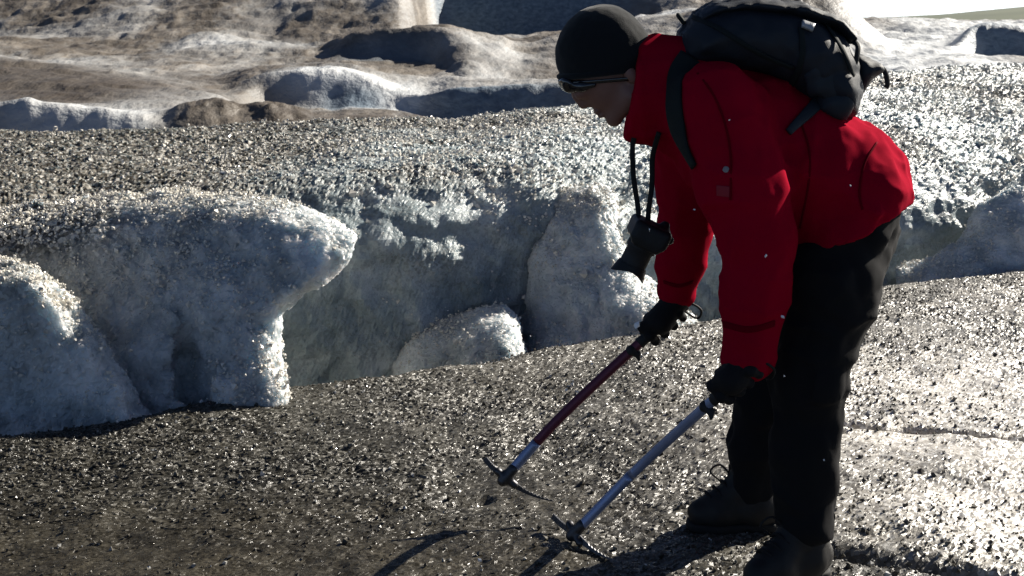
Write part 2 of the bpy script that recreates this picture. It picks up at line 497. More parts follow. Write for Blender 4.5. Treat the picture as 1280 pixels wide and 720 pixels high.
def build_grains():
    n = 60000
    # even scatter over the part of the slope in front of the viewer
    x = rng.uniform(-2.6, 4.2, n * 3); y = rng.uniform(2.6, 6.9, n * 3)
    ok = (y < edge_y(x) + .0) & (np.abs(x) < .47 * y + .5)
    x, y = x[ok][:n], y[ok][:n]
    dens = (1 - .93 * mud_mask(x, y)) * (1 - .5 * pale_glare_mask(x, y))
    cl = fbm(x, y, 0 * x, 3, 3)
    keep = rng.uniform(0, 1, len(x)) < dens * (0.65 + 1.0 * cl)
    x, y = x[keep], y[keep]; n = len(x)
    s = np.clip(rng.lognormal(math.log(.0030), .5, n), .0015, .012)
    z = ground_z(x, y) + s * .5 - .05 * np.exp(-np.maximum(edge_y(x) - y, 0) / .07)
    base = np.array([(1, 0, 0), (-1, 0, 0), (0, 1, 0), (0, -1, 0), (0, 0, 1), (0, 0, -1)], float)
    Fo = np.array([(0, 2, 4), (2, 1, 4), (1, 3, 4), (3, 0, 4), (2, 0, 5), (1, 2, 5), (3, 1, 5), (0, 3, 5)])
    R = rng.normal(size=(n, 3, 3)); Q, _ = np.linalg.qr(R)
    b = base[None] * rng.uniform(.6, 1.25, (n, 6, 1)) 
    V = np.einsum('nij,nvj->nvi', Q, b) * s[:, None, None] + np.stack([x, y, z], -1)[:, None]
    faces = (Fo[None] + 6 * np.arange(n)[:, None, None]).reshape(-1, 3)
    me = arr_mesh('ice_grains', V.reshape(-1, 3), faces)
    o = link('ice_grains', me, M_GRAIN, smooth=False)
    return tag(o, 'loose grains of clear and grey ice littering the dark slope', 'ice grains', kind='stuff')

# ---------------------------------------------------------------- the ice bank across the crevasse
def icurve(pts, px):
    a = np.array(pts, float); return np.interp(px, a[:, 0], a[:, 1])

def build_bank():
    px = np.concatenate([np.linspace(-1500, -160, 90)[:-1], np.arange(-160, 1440, 2.8), np.linspace(1440, 2900, 90)[1:]])
    ex = icurve(list(zip(EDGE_PX, EDGE_PY)), px)
    eY = np.array([G(a, b)[1] for a, b in zip(px, ex)])
    lip = icurve([(-1500, 300), (0, 262), (150, 258), (330, 238), (430, 222), (560, 212), (680, 200), (780, 204), (900, 200), (1130, 196), (1210, 212), (1290, 205), (2000, 180), (2900, 160)], px)
    cre = icurve([(-1500, 180), (0, 164), (180, 160), (400, 151), (540, 144), (640, 138), (720, 128), (900, 110), (1100, 88), (1180, 80), (1290, 76), (2000, 60), (2900, 50)], px)
    gap = icurve([(-1500, 1.5), (0, 1.5), (500, 1.25), (1300, 1.15), (2900, 1.2)], px)
    cY = icurve([(-1500, 8.0), (0, 9.0), (700, 9.8), (1300, 12.0), (2900, 14)], px)
    yl = eY + gap
    pts = [(eY + gap * .62, 0 * px - 1.7), (eY + gap * .70, 0 * px - .5), (yl - .28, z_at(lip + 70, yl - .28)), (yl, z_at(lip, yl)), (yl + .8, z_at(lip - (lip - cre) * .38, yl + .8)),
           (cY, z_at(cre, cY)), (cY + .7, z_at(cre, cY) - .12), (cY + 3, z_at(cre, cY) - 1.6), (cY + 3.5, z_at(cre, cY) - 3)]
    counts = [26, 46, 30, 46, 150, 16, 20, 4]
    ys, zs = [], []
    for (a, b), n in zip(zip(pts[:-1], pts[1:]), counts):
        t = np.arange(n) / n
        ys.append(a[0][:, None] * (1 - t) + b[0][:, None] * t); zs.append(a[1][:, None] * (1 - t) + b[1][:, None] * t)
    Y, Z = np.concatenate(ys, 1), np.concatenate(zs, 1)
    for _ in range(60):
        Y[:, 1:-1] = (Y[:, :-2] + 2 * Y[:, 1:-1] + Y[:, 2:]) / 4; Z[:, 1:-1] = (Z[:, :-2] + 2 * Z[:, 1:-1] + Z[:, 2:]) / 4
    X = (px[:, None] - 640) / F * (Y * CT + (H0 - Z) * ST)
    row = np.arange(Y.shape[1])[None, :] + 0 * Y
    wall = 1 - sstep(80, 108, row)
    # lumps, scallops and grain
    nz = fbm(X, Y, Z, 1.3, 3); sc = fbm(X + 4, Y, Z * 1.4, 3.3, 3)
    Y = Y + wall * (-.13 * nz - .09 * sc - .018 * (1 - 2.5 * np.abs(fbm(X, Y, Z, 6, 3)))) 
    top = 1 - wall
    hum = fbm(X, Y * .8, 0 * X, 2.4, 3)
    Z = Z + top * (.035 * nz + .04 * hum) + wall * .02 * sc
    fine = (px > -170) & (px < 1450)
    g = fbm(X, Y, Z, 17, 2) * .014 + fbm(X, Y, Z, 40, 1) * .009 + rng.normal(0, .0042, X.shape)
    g = np.where(fine[:, None], g, .3 * g)
    # bank skin bulges: along -Y on the wall, up on the top
    Z = Z + g * (.1 * wall + top); Y = Y - g * (.3 * wall + .2 * top)
    V = np.stack([X, Y, Z], -1)
    me = arr_mesh('ice_bank', V.reshape(-1, 3), grid_faces(*X.shape))
    if me.polygons[5000].normal.z < -.5: me.flip_normals()
    dn = fbm(X, Y, Z * 2, 1.6, 4)
    dirt = top * np.clip(.6 + 1.1 * dn + .8 * fbm(X, Y * 2.5, 0 * X, .9, 3), .32, 1) + wall * np.clip(.05 + .35 * fbm(X, Y, Z * 3, 2.5, 3), 0, .5)
    pxx = np.repeat(px[:, None], X.shape[1], 1)
    dirt += top * (.75 * (1 - sstep(150, 560, pxx)) - .25 * sstep(600, 800, pxx)) + .25 * top * sstep(150, 200, row)
    set_attr(me, 'dirt', np.clip(dirt, 0, 1))
    return tag(link('ice_bank', me, M_ICE, smooth=False), kind='structure')

# ---------------------------------------------------------------- broken ice blocks standing in the crevasse
def poly_sdf(px, pz, poly):
    d = np.full(np.broadcast(px, pz).shape, 1e9); sgn = np.ones(d.shape)
    n = len(poly)
    for i in range(n):
        a, b = poly[i], poly[(i + 1) % n]; e = b - a
        wx, wz = px - a[0], pz - a[1]
        t = np.clip((wx * e[0] + wz * e[1]) / (e @ e), 0, 1)
        d = np.minimum(d, (wx - e[0] * t) ** 2 + (wz - e[1] * t) ** 2)
        c1, c2, c3 = pz >= a[1], pz < b[1], e[0] * wz > e[1] * wx
        flip = (c1 & c2 & c3) | (~c1 & ~c2 & ~c3)
        sgn = np.where(flip, -sgn, sgn)
    return sgn * np.sqrt(d)

def ice_block(label, outline, Y, half, R, lean=0.0, yaw=0.0, shear=0.0, left_dirt=0.0, h=.012, coarse=.06, grain=.028, dirt_top=.5, zmin=-.9, seed=0, hollows=()):
    poly = np.array([[P(a, b, Y)[0], P(a, b, Y)[2]] for a, b in outline])
    ex = abs(yaw) * np.ptp(poly[:, 0]) / 2
    lo = np.array([poly[:, 0].min() - .12, Y - half - .35 - ex, zmin]); hi = np.array([poly[:, 0].max() + .12, Y + half + .5 + ex, poly[:, 1].max() + .12])
    v = Vol(lo, hi, h)
    x, y, z = v.full()
    zc = poly[:, 1].mean()
    d2 = poly_sdf(x[:, 0, :], z[:, 0, :] if z.shape[0] > 1 else np.repeat(z[:, 0, :], x.shape[0], 0), poly).astype(np.float32)
    th = half * np.sqrt(np.clip(-d2 / R, 0, 1) * (2 - np.clip(-d2 / R, 0, 1)))
    yc = Y + lean * (z[:, 0, :] - zc) + yaw * (x[:, 0, :] - poly[:, 0].mean())
    dy = np.abs(y - yc[:, None, :]) - th[:, None, :]
    v.f = np.where(d2[:, None, :] > 0, np.sqrt(np.maximum(dy, 0) ** 2 + d2[:, None, :] ** 2), np.maximum(dy, d2[:, None, :]) * .75).astype(np.float32)
    for (a, b, dY, r) in hollows:
        v.ell(P(a, b, Y + dY), r, k=.08, sub=True)
    near = np.abs(v.f) < .25
    ii = np.argwhere(near); X, YY, Z = (v.ax[i][ii[:, i]] for i in range(3))
    n = coarse * fbm(X + seed, YY, Z, 3.2, 3) + coarse * .35 * (1 - 2.2 * np.abs(fbm(X + seed, YY, Z, 5, 3))) + grain * fbm(X, YY, Z, 15, 3)
    v.f[near] += n.astype(np.float32)
    me = v.mesh('ice_block')
    co = np.empty(len(me.vertices) * 3, np.float32); me.vertices.foreach_get('co', co); co = co.reshape(-1, 3)
    co[:, 0] -= shear * (co[:, 1] - Y - .02)
    co += rng.normal(0, .003, co.shape); me.vertices.foreach_set('co', co.ravel())
    zt = poly[:, 1].max()
    dd = dirt_top * sstep(-.35, 0, co[:, 2] - zt) + .5 * fbm(co[:, 0] + seed, co[:, 1], co[:, 2], 3.5, 4)
    dd = dd + left_dirt * sstep(.1, -.5, co[:, 0] - poly[:, 0].mean()) * sstep(-.55, -.05, co[:, 2] - zt)
    set_attr(me, 'dirt', np.clip(dd, 0, 1))
    o = link('ice_block', me, M_BLOCK, smooth=False)
    return tag(o, label, 'ice block', 'broken ice blocks standing in the crevasse')

def build_blocks():
    out = []
    B = lambda *a, **k: out.append(ice_block(*a, **k))
    B('large wedge of bright ice jutting out to a point over the crevasse',
              [(-260, 330), (-120, 300), (30, 276), (140, 256), (250, 246), (345, 252), (398, 266), (436, 284), (424, 312), (388, 347), (340, 376), (336, 420), (346, 475), (356, 640), (-100, 640), (-260, 600)],
              4.95, .30, .12, lean=.55, yaw=-.25, shear=.38, left_dirt=1.1, coarse=.055, dirt_top=.4, seed=3, zmin=-.7, hollows=((200, 322, -.42, (.16, .16, .10)), (185, 470, -.45, (.05, .2, .25))))
    B('dark fronted ice block at the left frame edge with a glowing sloping rim',
              [(-330, 300), (-150, 312), (0, 322), (52, 336), (104, 372), (146, 420), (176, 460), (204, 504), (250, 640), (-330, 640)],
              4.55, .13, .08, lean=.0, yaw=-.32, coarse=.045, dirt_top=.75, seed=11, zmin=-.6)
    B('rounded ice hump with a sunlit crown leaning on the bank beside the hanging camera',
              [(655, 300), (672, 262), (705, 232), (745, 226), (772, 244), (782, 290), (800, 340), (880, 400), (900, 520), (640, 520), (650, 400)],
              6.35, .34, .18, lean=.55, yaw=-.2, coarse=.06, dirt_top=.3, seed=23, zmin=-.6)
    B('small low ice lump deep in the shade of the crevasse',
              [(490, 440), (520, 418), (560, 405), (600, 392), (630, 388), (650, 402), (660, 440), (690, 540), (470, 540)],
              5.85, .26, .14, lean=.4, yaw=-.2, coarse=.05, dirt_top=.1, seed=31, zmin=-.6)
    B('grey ice slab slanting behind the right end of the slope',
              [(1120, 335), (1165, 318), (1200, 300), (1238, 262), (1290, 236), (1420, 215), (1440, 420), (1110, 420)],
              7.35, .26, .2, lean=.6, coarse=.06, dirt_top=.2, seed=47, zmin=-.5)
    return out

def build_crystals(objs):
    P_, S_ = [], []
    for o, n, ry in objs:
        me = o.data; m = len(me.polygons)
        c = np.empty(m * 3, np.float32); me.polygons.foreach_get('center', c); c = c.reshape(-1, 3)
        nn = np.empty(m * 3, np.float32); me.polygons.foreach_get('normal', nn); nn = nn.reshape(-1, 3)
        ar = np.empty(m, np.float32); me.polygons.foreach_get('area', ar)
        u = c[:, 0] / np.maximum(c[:, 1], .1)
        w = ar * sstep(.3, .7, nn[:, 2]) * (np.abs(u) < .5) * (c[:, 2] > -.3) * np.clip(.35 + 1.6 * fbm(c[:, 0], c[:, 1], c[:, 2], 2.2, 4), .02, 2) * (1 / np.maximum(c[:, 1], 4)) * (.12 + .88 * sstep(-.34, 0, u) if o.name == 'ice_bank' else 1)
        k = rng.choice(m, n, p=w / w.sum())
        P_.append(c[k] + rng.normal(0, .008, (n, 3))); S_.append(np.clip(rng.lognormal(math.log(ry), .4, n), .004, .028))
    Pt, s = np.concatenate(P_), np.concatenate(S_); n = len(s)
    base = np.array([(1, 0, 0), (-1, 0, 0), (0, 1, 0), (0, -1, 0), (0, 0, 1), (0, 0, -1)], float)
    Fo = np.array([(0, 2, 4), (2, 1, 4), (1, 3, 4), (3, 0, 4), (2, 0, 5), (1, 2, 5), (3, 1, 5), (0, 3, 5)])
    Q, _ = np.linalg.qr(rng.normal(size=(n, 3, 3)))
    V = np.einsum('nij,nvj->nvi', Q, base[None] * rng.uniform(.6, 1.25, (n, 6, 1))) * s[:, None, None] + Pt[:, None]
    me = arr_mesh('ice_crystals', V.reshape(-1, 3), (Fo[None] + 6 * np.arange(n)[:, None, None]).reshape(-1, 3))
    tag(link('ice_crystals', me, M_CRYS, smooth=False), 'coarse white ice crystals crusting the bank and broken blocks', 'ice crystals', kind='stuff')

# ---------------------------------------------------------------- glacier beyond
def build_glacier():
    px = np.concatenate([np.linspace(-1500, -120, 120)[:-1], np.arange(-120, 1400, 2.8), np.linspace(1400, 2900, 120)[1:]])
    k = np.exp(-(np.arange(-14, 15) / 4.5) ** 2 / 2); k /= k.sum()
    def soften(a):
        b = np.convolve(np.pad(a, 14, 'edge'), k, 'valid'); return np.where((px > -115) & (px < 1395), b, a)
    def L(crest, foot, Y, w):
        c, f, yy, ww = (soften(icurve(q, px)) if not np.isscalar(q) else np.full(len(px), float(q)) for q in (crest, foot, Y, w))
        return (yy - ww, z_at(f, yy - ww)), (yy, z_at(c, yy))
    ctl = [(0 * px + 8, 0 * px - 2.2), (0 * px + 11.5, 0 * px - 1.6)]
    ctl += L([(-1500, 100), (-200, 110), (0, 124), (40, 120), (100, 133), (165, 141), (190, 147), (215, 132), (262, 124), (300, 136), (345, 130), (400, 146), (470, 138), (540, 148), (640, 152), (1000, 145), (1090, 100), (1130, 82), (1180, 86), (1230, 78), (1290, 75), (2000, 60), (2900, 50)],
              [(-1500, 190), (900, 190), (1100, 120), (2900, 100)], [(-1500, 13.8), (180, 13.8), (200, 14.2), (2900, 15.5)], [(-1500, .5), (170, .5), (200, 1.2), (2900, 1.2)])
    ctl += L([(-1500, 40), (-200, 56), (0, 66), (100, 78), (200, 92), (285, 104), (320, 92), (370, 85), (430, 86), (470, 94), (490, 108), (520, 112), (548, 122), (560, 108), (620, 105), (720, 100), (1000, 100), (1090, 80), (1130, 70), (1200, 66), (1290, 70), (2900, 50)],
              [(-1500, 130), (280, 132), (300, 134), (490, 134), (530, 150), (560, 152), (720, 150), (1000, 140), (1100, 84), (2900, 74)], [(-1500, 21), (285, 21), (300, 20), (490, 20), (560, 19), (2900, 22)], [(-1500, 6), (270, 6), (320, .7), (490, .7), (540, .4), (720, .4), (1000, 2), (2900, 4)])
    ctl += L([(-1500, 10), (0, 42), (100, 54), (190, 60), (230, 55), (300, 51), (370, 55), (410, 62), (432, 40), (480, 29), (560, 32), (630, 46), (655, 58), (690, 44), (760, 30), (860, 18), (930, -15), (1000, -16), (1040, -8), (1066, 8), (1104, 50), (1112, 60), (1196, 60), (1206, 32), (1230, 29), (1300, 36), (1450, 30), (2900, 20)],
              [(-1500, 80), (0, 74), (390, 80), (430, 72), (540, 74), (570, 96), (650, 99), (860, 95), (1000, 75), (1104, 66), (1196, 64), (1206, 74), (1290, 80), (2900, 50)], [(-1500, 30), (400, 29), (440, 27), (560, 27), (700, 29), (1104, 28), (1200, 27), (2900, 30)], [(-1500, 6), (400, 4), (435, .7), (540, .8), (575, 6), (860, 6), (1000, 4), (1196, 4), (1206, .4), (1300, .4), (1500, 3), (2900, 5)])
    ctl += L([(-1500, -120), (0, -50), (300, -45), (500, -40), (518, -38), (535, -28), (560, -22), (800, -18), (860, -12), (1000, -8), (1060, 22), (1110, 25), (1200, 26), (2900, 20)],
              [(-1500, 60), (0, 50), (150, 38), (280, 38), (330, 52), (524, 60), (532, 44), (640, 46), (720, 40), (800, 20), (860, 12), (1000, 20), (1100, 48), (1200, 40), (2900, 35)], [(-1500, 48), (0, 44), (300, 41), (512, 37), (522, 39), (532, 46), (800, 46), (2900, 55)], [(-1500, 12), (0, 11), (300, 10), (524, 9), (534, 1.0), (800, 1.0), (860, 4), (1000, 8), (2900, 12)])
    for i in range(2, len(ctl)):   # ragged rims on the steep faces only
        j = i if i % 2 == 0 else i - 1
        st = 1 - sstep(1.3, 3, ctl[j + 1][0] - ctl[j][0])
        ctl[i] = (ctl[i][0] + 0 * st * fbm(px / 45, 0 * px + i // 2, 0 * px, 1, 3), ctl[i][1] + st * .03 * fbm(px / 26, 0 * px + i, 0 * px, 1, 4))
    ctl += [(0 * px + 75, z_at(icurve([(-1500, -20), (500, -8), (800, 10), (1000, 26), (2900, 26)], px), 0 * px + 75)), (0 * px + 420, 0 * px + 1.0)]
    rowsY = np.concatenate([np.exp(np.linspace(math.log(8), math.log(62), 460)), np.exp(np.linspace(math.log(64), math.log(420), 24))])
    CY = np.stack([c[0] for c in ctl], 1); CZ = np.stack([c[1] for c in ctl], 1)
    Z = np.empty((len(px), len(rowsY)))
    for i in range(len(px)):
        cy, cz = CY[i], CZ[i]
        j = np.clip(np.searchsorted(cy, rowsY) - 1, 0, len(cy) - 2)
        t = np.clip((rowsY - cy[j]) / (cy[j + 1] - cy[j]), 0, 1)
        s = .45 * t + .55 * t * t * (3 - 2 * t)
        Z[i] = cz[j] * (1 - s) + cz[j + 1] * s
    Y = np.repeat(rowsY[None], len(px), 0)
    X = (px[:, None] - 640) / F * (Y * CT + (H0 - Z) * ST)
    near = 1 - sstep(45, 75, Y)
    a = np.clip(Y / 20, .6, 2)
    d = a * (.10 * fbm(X, Y, 0 * X, .35, 4) + .07 * fbm(X + 7, Y * 1.6, 0 * X, 1.3, 4) - .05 * np.abs(fbm(X, Y * .6, 0 * X, 1.6, 5)) + .022 * fbm(X, Y * .6, 0 * X, 4.5, 3) - .10 * np.maximum(0, .3 - np.abs(fbm(X * .7, Y * 1.5, 0 * X + 2, .8, 3))))
    rub = np.exp(-((px[:, None] - 300) / 110) ** 2 - ((Y - 14.2) / 1.0) ** 2)
    d = d + rub * .07 * fbm(X, Y, 0 * X, 6, 3)
    Z = Z + d * near
    me = arr_mesh('glacier_terrain', np.stack([X, Y, Z], -1).reshape(-1, 3), grid_faces(*X.shape))
    if me.polygons[100].normal.z < 0: me.flip_normals()
    PX = np.repeat(px[:, None], len(rowsY), 1)
    dirt = .95 + .9 * fbm(X, Y * .45, 0 * X, .45, 5)
    for (p, q, sp, sq, k) in ((70, 14.2, 130, .9, 1.3), (410, 20.3, 70, .7, 1.1), (440, 19.5, 40, .6, .6), (300, 29.5, 110, 2.0, .9), (40, 33, 150, 2, .3), (500, 15.5, 60, 3, .25), (1180, 32, 110, 26, 1.4), (600, 25.8, 90, 1.2, .35), (830, 40, 60, 12, .5), (500, 19.6, 25, 1, .9), (1240, 15, 150, 4, .5), (150, 40, 260, 5, -.45)):
        dirt = dirt - k * np.exp(-((PX - p) / sp) ** 2 - ((Y - q) / sq) ** 2)
    dirt = dirt + rub * .6
    blue = 0 * X  # blue ice on steep faces, their shade painted into the colour
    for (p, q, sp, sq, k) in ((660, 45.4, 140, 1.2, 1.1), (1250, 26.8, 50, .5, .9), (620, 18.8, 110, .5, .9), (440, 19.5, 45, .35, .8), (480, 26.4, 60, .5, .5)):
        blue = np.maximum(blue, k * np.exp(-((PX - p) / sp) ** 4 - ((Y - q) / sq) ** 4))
    soil = 0 * X
    for (p, q, sp, sq, k) in ((60, 17.6, 230, 3.2, 1.1), (300, 14.3, 110, .9, .8), (560, 25, 60, 1.5, .5), (340, 33, 60, 2, .5), (250, 21.5, 70, 1.2, .6), (640, 20.5, 80, .8, .5)):
        soil = np.maximum(soil, k * np.exp(-((PX - p) / sp) ** 2 - ((Y - q) / sq) ** 2))
    set_attr(me, 'soil', np.clip(soil + .9 * np.maximum(0, fbm(X, Y * .4, 0 * X + 3, .5, 5)) , 0, 1))
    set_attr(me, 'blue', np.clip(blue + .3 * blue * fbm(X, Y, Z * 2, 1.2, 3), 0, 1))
    set_attr(me, 'dirt', np.clip(dirt, 0, 1))
    return tag(link('glacier_terrain', me, M_GLAC), kind='structure')

def build_hills():
    px = np.linspace(-1500, 3000, 300)
    cr = icurve([(-1500, 10), (700, 24), (1100, 22), (1170, 18), (1230, 12), (1290, 6), (1450, -4), (2000, -25), (3000, 0)], px)
    Ys = np.linspace(430, 760, 26)
    u = (Ys - 430) / 330; prof = np.sin(np.clip(u * 1.0, 0, 1) * math.pi) ** .8
    top = np.array([z_at(c, 595) for c in cr])
    Z = -6 + (top[:, None] + 6) * prof[None]
    X = (px[:, None] - 640) / F * (Ys[None] * CT + (H0 - Z) * ST)
    Y = np.repeat(Ys[None], len(px), 0)
    Z = Z + 1.2 * fbm(X, Y, 0 * X, .02, 4) * prof
    me = arr_mesh('hill', np.stack([X, Y, Z], -1).reshape(-1, 3), grid_faces(*X.shape))
    if me.polygons[100].normal.z < 0: me.flip_normals()
    tag(link('hill', me, M_HILL), kind='structure')

# ---------------------------------------------------------------- person
YC = 3.10
def bvh_of(*objs):
    vs, fs = [], []
    for o in objs:
        k = len(vs); vs += [o.matrix_world @ v.co if o.parent is None else v.co.copy() for v in o.data.vertices]
        fs += [[i + k for i in p.vertices] for p in o.data.polygons]
    return BVHTree.FromPolygons(vs, fs)

CAM = np.array([0, 0, H0])
def snap(tree, pts, off, n=24):
    """lay a line onto a surface, seen from the side the pixels look from"""
    pts = spline([(a, b, 0) for a, b in pts], n)
    P3, N3 = [], []
    for a, b, _ in pts:
        d = P(a, b, 1.0) - CAM; d /= np.linalg.norm(d)
        hit = tree.ray_cast(Vector(CAM), Vector(d))
        if hit[0] is None: continue
        nn = np.array(hit[1]); nn = nn if nn @ d < 0 else -nn
        P3.append(np.array(hit[0]) + nn * off); N3.append(nn)
    P3, N3 = np.array(P3), np.array(N3)
    for _ in range(6):
        N3[1:-1] = (N3[:-2] + 2 * N3[1:-1] + N3[2:]) / 4; P3[1:-1] = (P3[:-2] + 2 * P3[1:-1] + P3[2:]) / 4
    N3 /= np.linalg.norm(N3, axis=1)[:, None]
    return P3, N3

# joints
SH_N, EL_N, WR_N = P(890, 138, 2.92), P(948, 298, 2.86), P(936, 448, 2.85)
SH_F, EL_F, WR_F = P(860, 158, 3.27), P(858, 288, 3.32), P(845, 372, 3.36)
HIP_N, KN_N, AN_N = P(1058, 272, 3.03), P(1012, 470, 2.94), P(1006, 668, 2.94)
HIP_F, KN_F, AN_F = P(1050, 278, 3.21), P(958, 492, 3.25), P(942, 625, 3.27)
PEL, MID, CHE, NEC = P(1063, 238, YC), P(985, 205, YC), P(905, 158, YC), P(845, 118, YC)

AXE_F = (P(632, 597, 3.34), P(700, 522, 3.345), P(805, 424, 3.36), P(866, 373, 3.365))
AXE_N = (G(718, 666, .035), P(800, 583, 3.08), P(897, 495, 2.86), P(952, 447, 2.80))

def unit(v): v = np.array(v, float); return v / np.linalg.norm(v)

def glove(name, wrist, elbow, g0, g1, back, parent, thumb_side):
    """g0 -> g1: the gripped stretch of shaft, index finger at g0; back: direction of the back of the hand from the shaft"""
    a = unit(g1 - g0); back = unit(back - a * (np.array(back) @ a)); side = np.cross(a, back)
    c = (g0 + g1) / 2
    lo = np.minimum(np.minimum(g0, g1), wrist) - .09; hi = np.maximum(np.maximum(g0, g1), wrist) + .09
    v = Vol(lo, hi, .0035)
    palm = c + back * .03
    v.cone(wrist, palm, .038, .036, .02); v.cone(unit(elbow - wrist) * .03 + wrist, wrist, .042, .038, .02)
    L = np.linalg.norm(g1 - g0)
    for i in range(4):
        b = g0 + a * (L * (.10 + .27 * i)); rf = (.0138, .0144, .0138, .0124)[i]
        rad = .0165 + rf * .75
        ps = []
        for j, ang in enumerate((-35, 25, 85, 140, 190)):
            th = math.radians(ang)
            kk = (1.35, 1.12, 1.0, 1.0, .98)[j]
            ps.append((b + (back * math.cos(th) + side * thumb_side * math.sin(th)) * rad * kk, rf * (1.05 - .05 * j)))
        v.cone(palm, ps[0][0], .026, rf * 1.25, .012)
        v.chain(ps, .004)
        v.ell(ps[1][0], (rf * 1.2,) * 3, k=.006)
    # thumb leaves the side of the palm near its base and closes against the fingers
    t0 = palm - side * thumb_side * .022 - a * .0 + unit(wrist - palm) * .02
    t1 = g0 + a * L * .32 - side * thumb_side * .033 + back * .012
    t2 = g0 + a * L * .06 - side * thumb_side * .026 - back * .012
    t3 = g0 + a * L * -.05 - side * thumb_side * .008 - back * .025
    v.chain([(t0, .02), (t1, .0155), (t2, .0135), (t3, .0115)], .008)
    v.noise(.0016, 60, 2)
    o = link(name, v.mesh(name), M_GLOVE, parent)
    # cuff band
    w = unit(elbow - wrist)
    cf = link('cuff', tube_mesh('cuff', [wrist + w * .012, wrist + w * .02, wrist + w * .035, wrist + w * .043], [.043, .0455, .0465, .044], 20), M_BLACKW, o)
    return o

def build_person():
    root = empty('person', (float(AN_N[0] + AN_F[0]) / 2, float(AN_N[1] + AN_F[1]) / 2, 0))
    tag(root, 'person in a red jacket bending forward with an ice axe in each hand', 'person')
    bpy.context.view_layer.update()
    fw, up, sd = np.array([-.67, 0, -.742]), np.array([-.742, 0, .67]), np.array([0, -1.0, 0])
    AX = [fw, sd, up]
    # ---- body, one continuous skin (head, torso, limbs)
    b = Vol((-.02 + .1, 2.72, .02), (1.32, 3.5, 1.52), .0065)
    b.chain([(PEL, .13), (MID, .12), (CHE, .13), (P(865, 128, YC), .09)], .05, 1.15)
    b.chain([(P(865, 125, YC), .07), (P(820, 105, YC), .058), (P(785, 92, YC), .058)], .04)
    for s, e, w in ((SH_N, EL_N, WR_N), (SH_F, EL_F, WR_F)): b.chain([(s, .06), (e, .043), (w, .029)], .03)
    for s, e, w in ((HIP_N, KN_N, AN_N), (HIP_F, KN_F, AN_F)): b.chain([(s, .095), (e, .058), (w, .042)], .04)
    for w, (g0, g1) in ((WR_N, (AXE_N[2], AXE_N[3])), (WR_F, (AXE_F[2], AXE_F[3]))):
        b.cone(w, w * .6 + (g0 + g1) * .2, .027, .024, .02)
    for an, toe in ((AN_N, AN_N + np.array([-.15, -.07, -.09])), (AN_F, AN_F + np.array([-.19, -.02, -.07]))): b.cone(an, an * .35 + toe * .65, .036, .022, .02)
    hc = P(756, 72, YC)
    b.ell(hc, (.092, .074, .092), AX, .02)
    b.ell(P(752, 103, YC), (.066, .064, .085), AX, .03)
    for q in (-1, 1):
        b.cone(P(788, 118, YC) + sd * .045 * q, P(768, 144, YC) + sd * .016 * q, .03, .02, .025)
        b.ell(P(727, 112, YC) + sd * .037 * q, (.026, .022, .018), AX, .015)           # cheekbones
        b.ell(P(713, 104, YC) + sd * .032 * q, (.016, .019, .011), AX, .008, sub=True)  # eye sockets
        b.ell(P(716.5, 104, YC) + sd * .031 * q, (.0125, .0125, .0125), AX, .003)
        b.ell(P(786, 92, YC) + sd * .074 * q, (.018, .010, .03), AX, .008)             # ears
    b.cone(P(709, 99, YC) + sd * .036, P(709, 99, YC) - sd * .036, .012, .012, .015)    # brow
    b.chain([(P(715, 106, YC), .0105), (P(722, 119, YC), .012), (P(729, 130, YC), .0135)], .012)
    for q in (-1, 1): b.ell(P(735, 128, YC) + sd * .013 * q, (.010, .009, .009), AX, .008)
    b.ell(P(746, 139, YC), (.010, .024, .007), AX, .006); b.ell(P(751, 144, YC), (.010, .021, .007), AX, .006)
    b.ell(P(749, 141, YC) + fw * .009, (.006, .026, .0018), AX, .003, sub=True)
    b.ell(P(768, 149, YC), (.019, .024, .017), AX, .015)
    body = link('body', b.mesh('body'), M_SKIN, root)
    body['label'] = 'weathered face in shadow looking down'
    # ---- beanie
    hv = Vol(hc - .17, hc + .17, .005)
    hv.ell(P(752, 68, YC), (.116, .098, .117), [unit((-.8, 0, -.25)), sd, unit((-.25, 0, .8))], .01)
    hv.cone(P(770, 70, YC), P(755, 58, YC), .095, .10, .02, .88)
    pb0, pb1 = P(698, 99, YC), P(806, 86, YC); dv = unit(pb1 - pb0)
    nd = np.array([dv[2], 0, -dv[0]]); nd = nd if nd[2] < 0 else -nd
    hv.half(pb0, nd)
    hv.noise(.003, 14, 2); hv.noise(.0012, 70, 1)
    beanie = link('beanie', hv.mesh('beanie'), M_HAT, root)
    pts = []
    for t in np.linspace(0, 2 * math.pi, 41):
        m = (pb0 + pb1) / 2; hw = np.linalg.norm(pb1 - pb0) / 2 - .004
        pts.append(m + dv * math.cos(t) * hw + sd * math.sin(t) * .087 - nd * .006)
    link('rim', tube_mesh('rim', pts, .0085, 8), M_HAT, beanie)
    # ---- sunglasses
    gl = empty_part = None
    lens = Vol(P(715, 104, YC) - .09, P(715, 104, YC) + .11, .004)
    for q in (-1, 1):
        lens.ell(P(708, 106, YC) + sd * .036 * q, (.012, .036, .024), [unit(fw + sd * .35 * q), unit(sd * q - fw * .35), up], .004)
    for q in (-1, 1): lens.chain([(P(710, 107, YC) + sd * .046 * q, .015), (P(726, 106, YC) + sd * .062 * q, .013), (P(740, 104, YC) + sd * .070 * q, .007)], .01)
    lens.cone(P(706, 103, YC) + sd * .02, P(706, 103, YC) - sd * .02, .005, .005, .006)
    glasses = link('sunglasses', lens.mesh('sunglasses'), M_LENS, root)
    for q in (-1, 1):
        a = P(712, 103, YC) + sd * .062 * q; c = P(745, 100, YC) + sd * .076 * q; e = P(792, 96, YC) + sd * .078 * q
        link('temple_arm', tube_mesh('temple_arm', spline([a, c, e], 12), .0055, 8, .4), M_LENS, glasses)
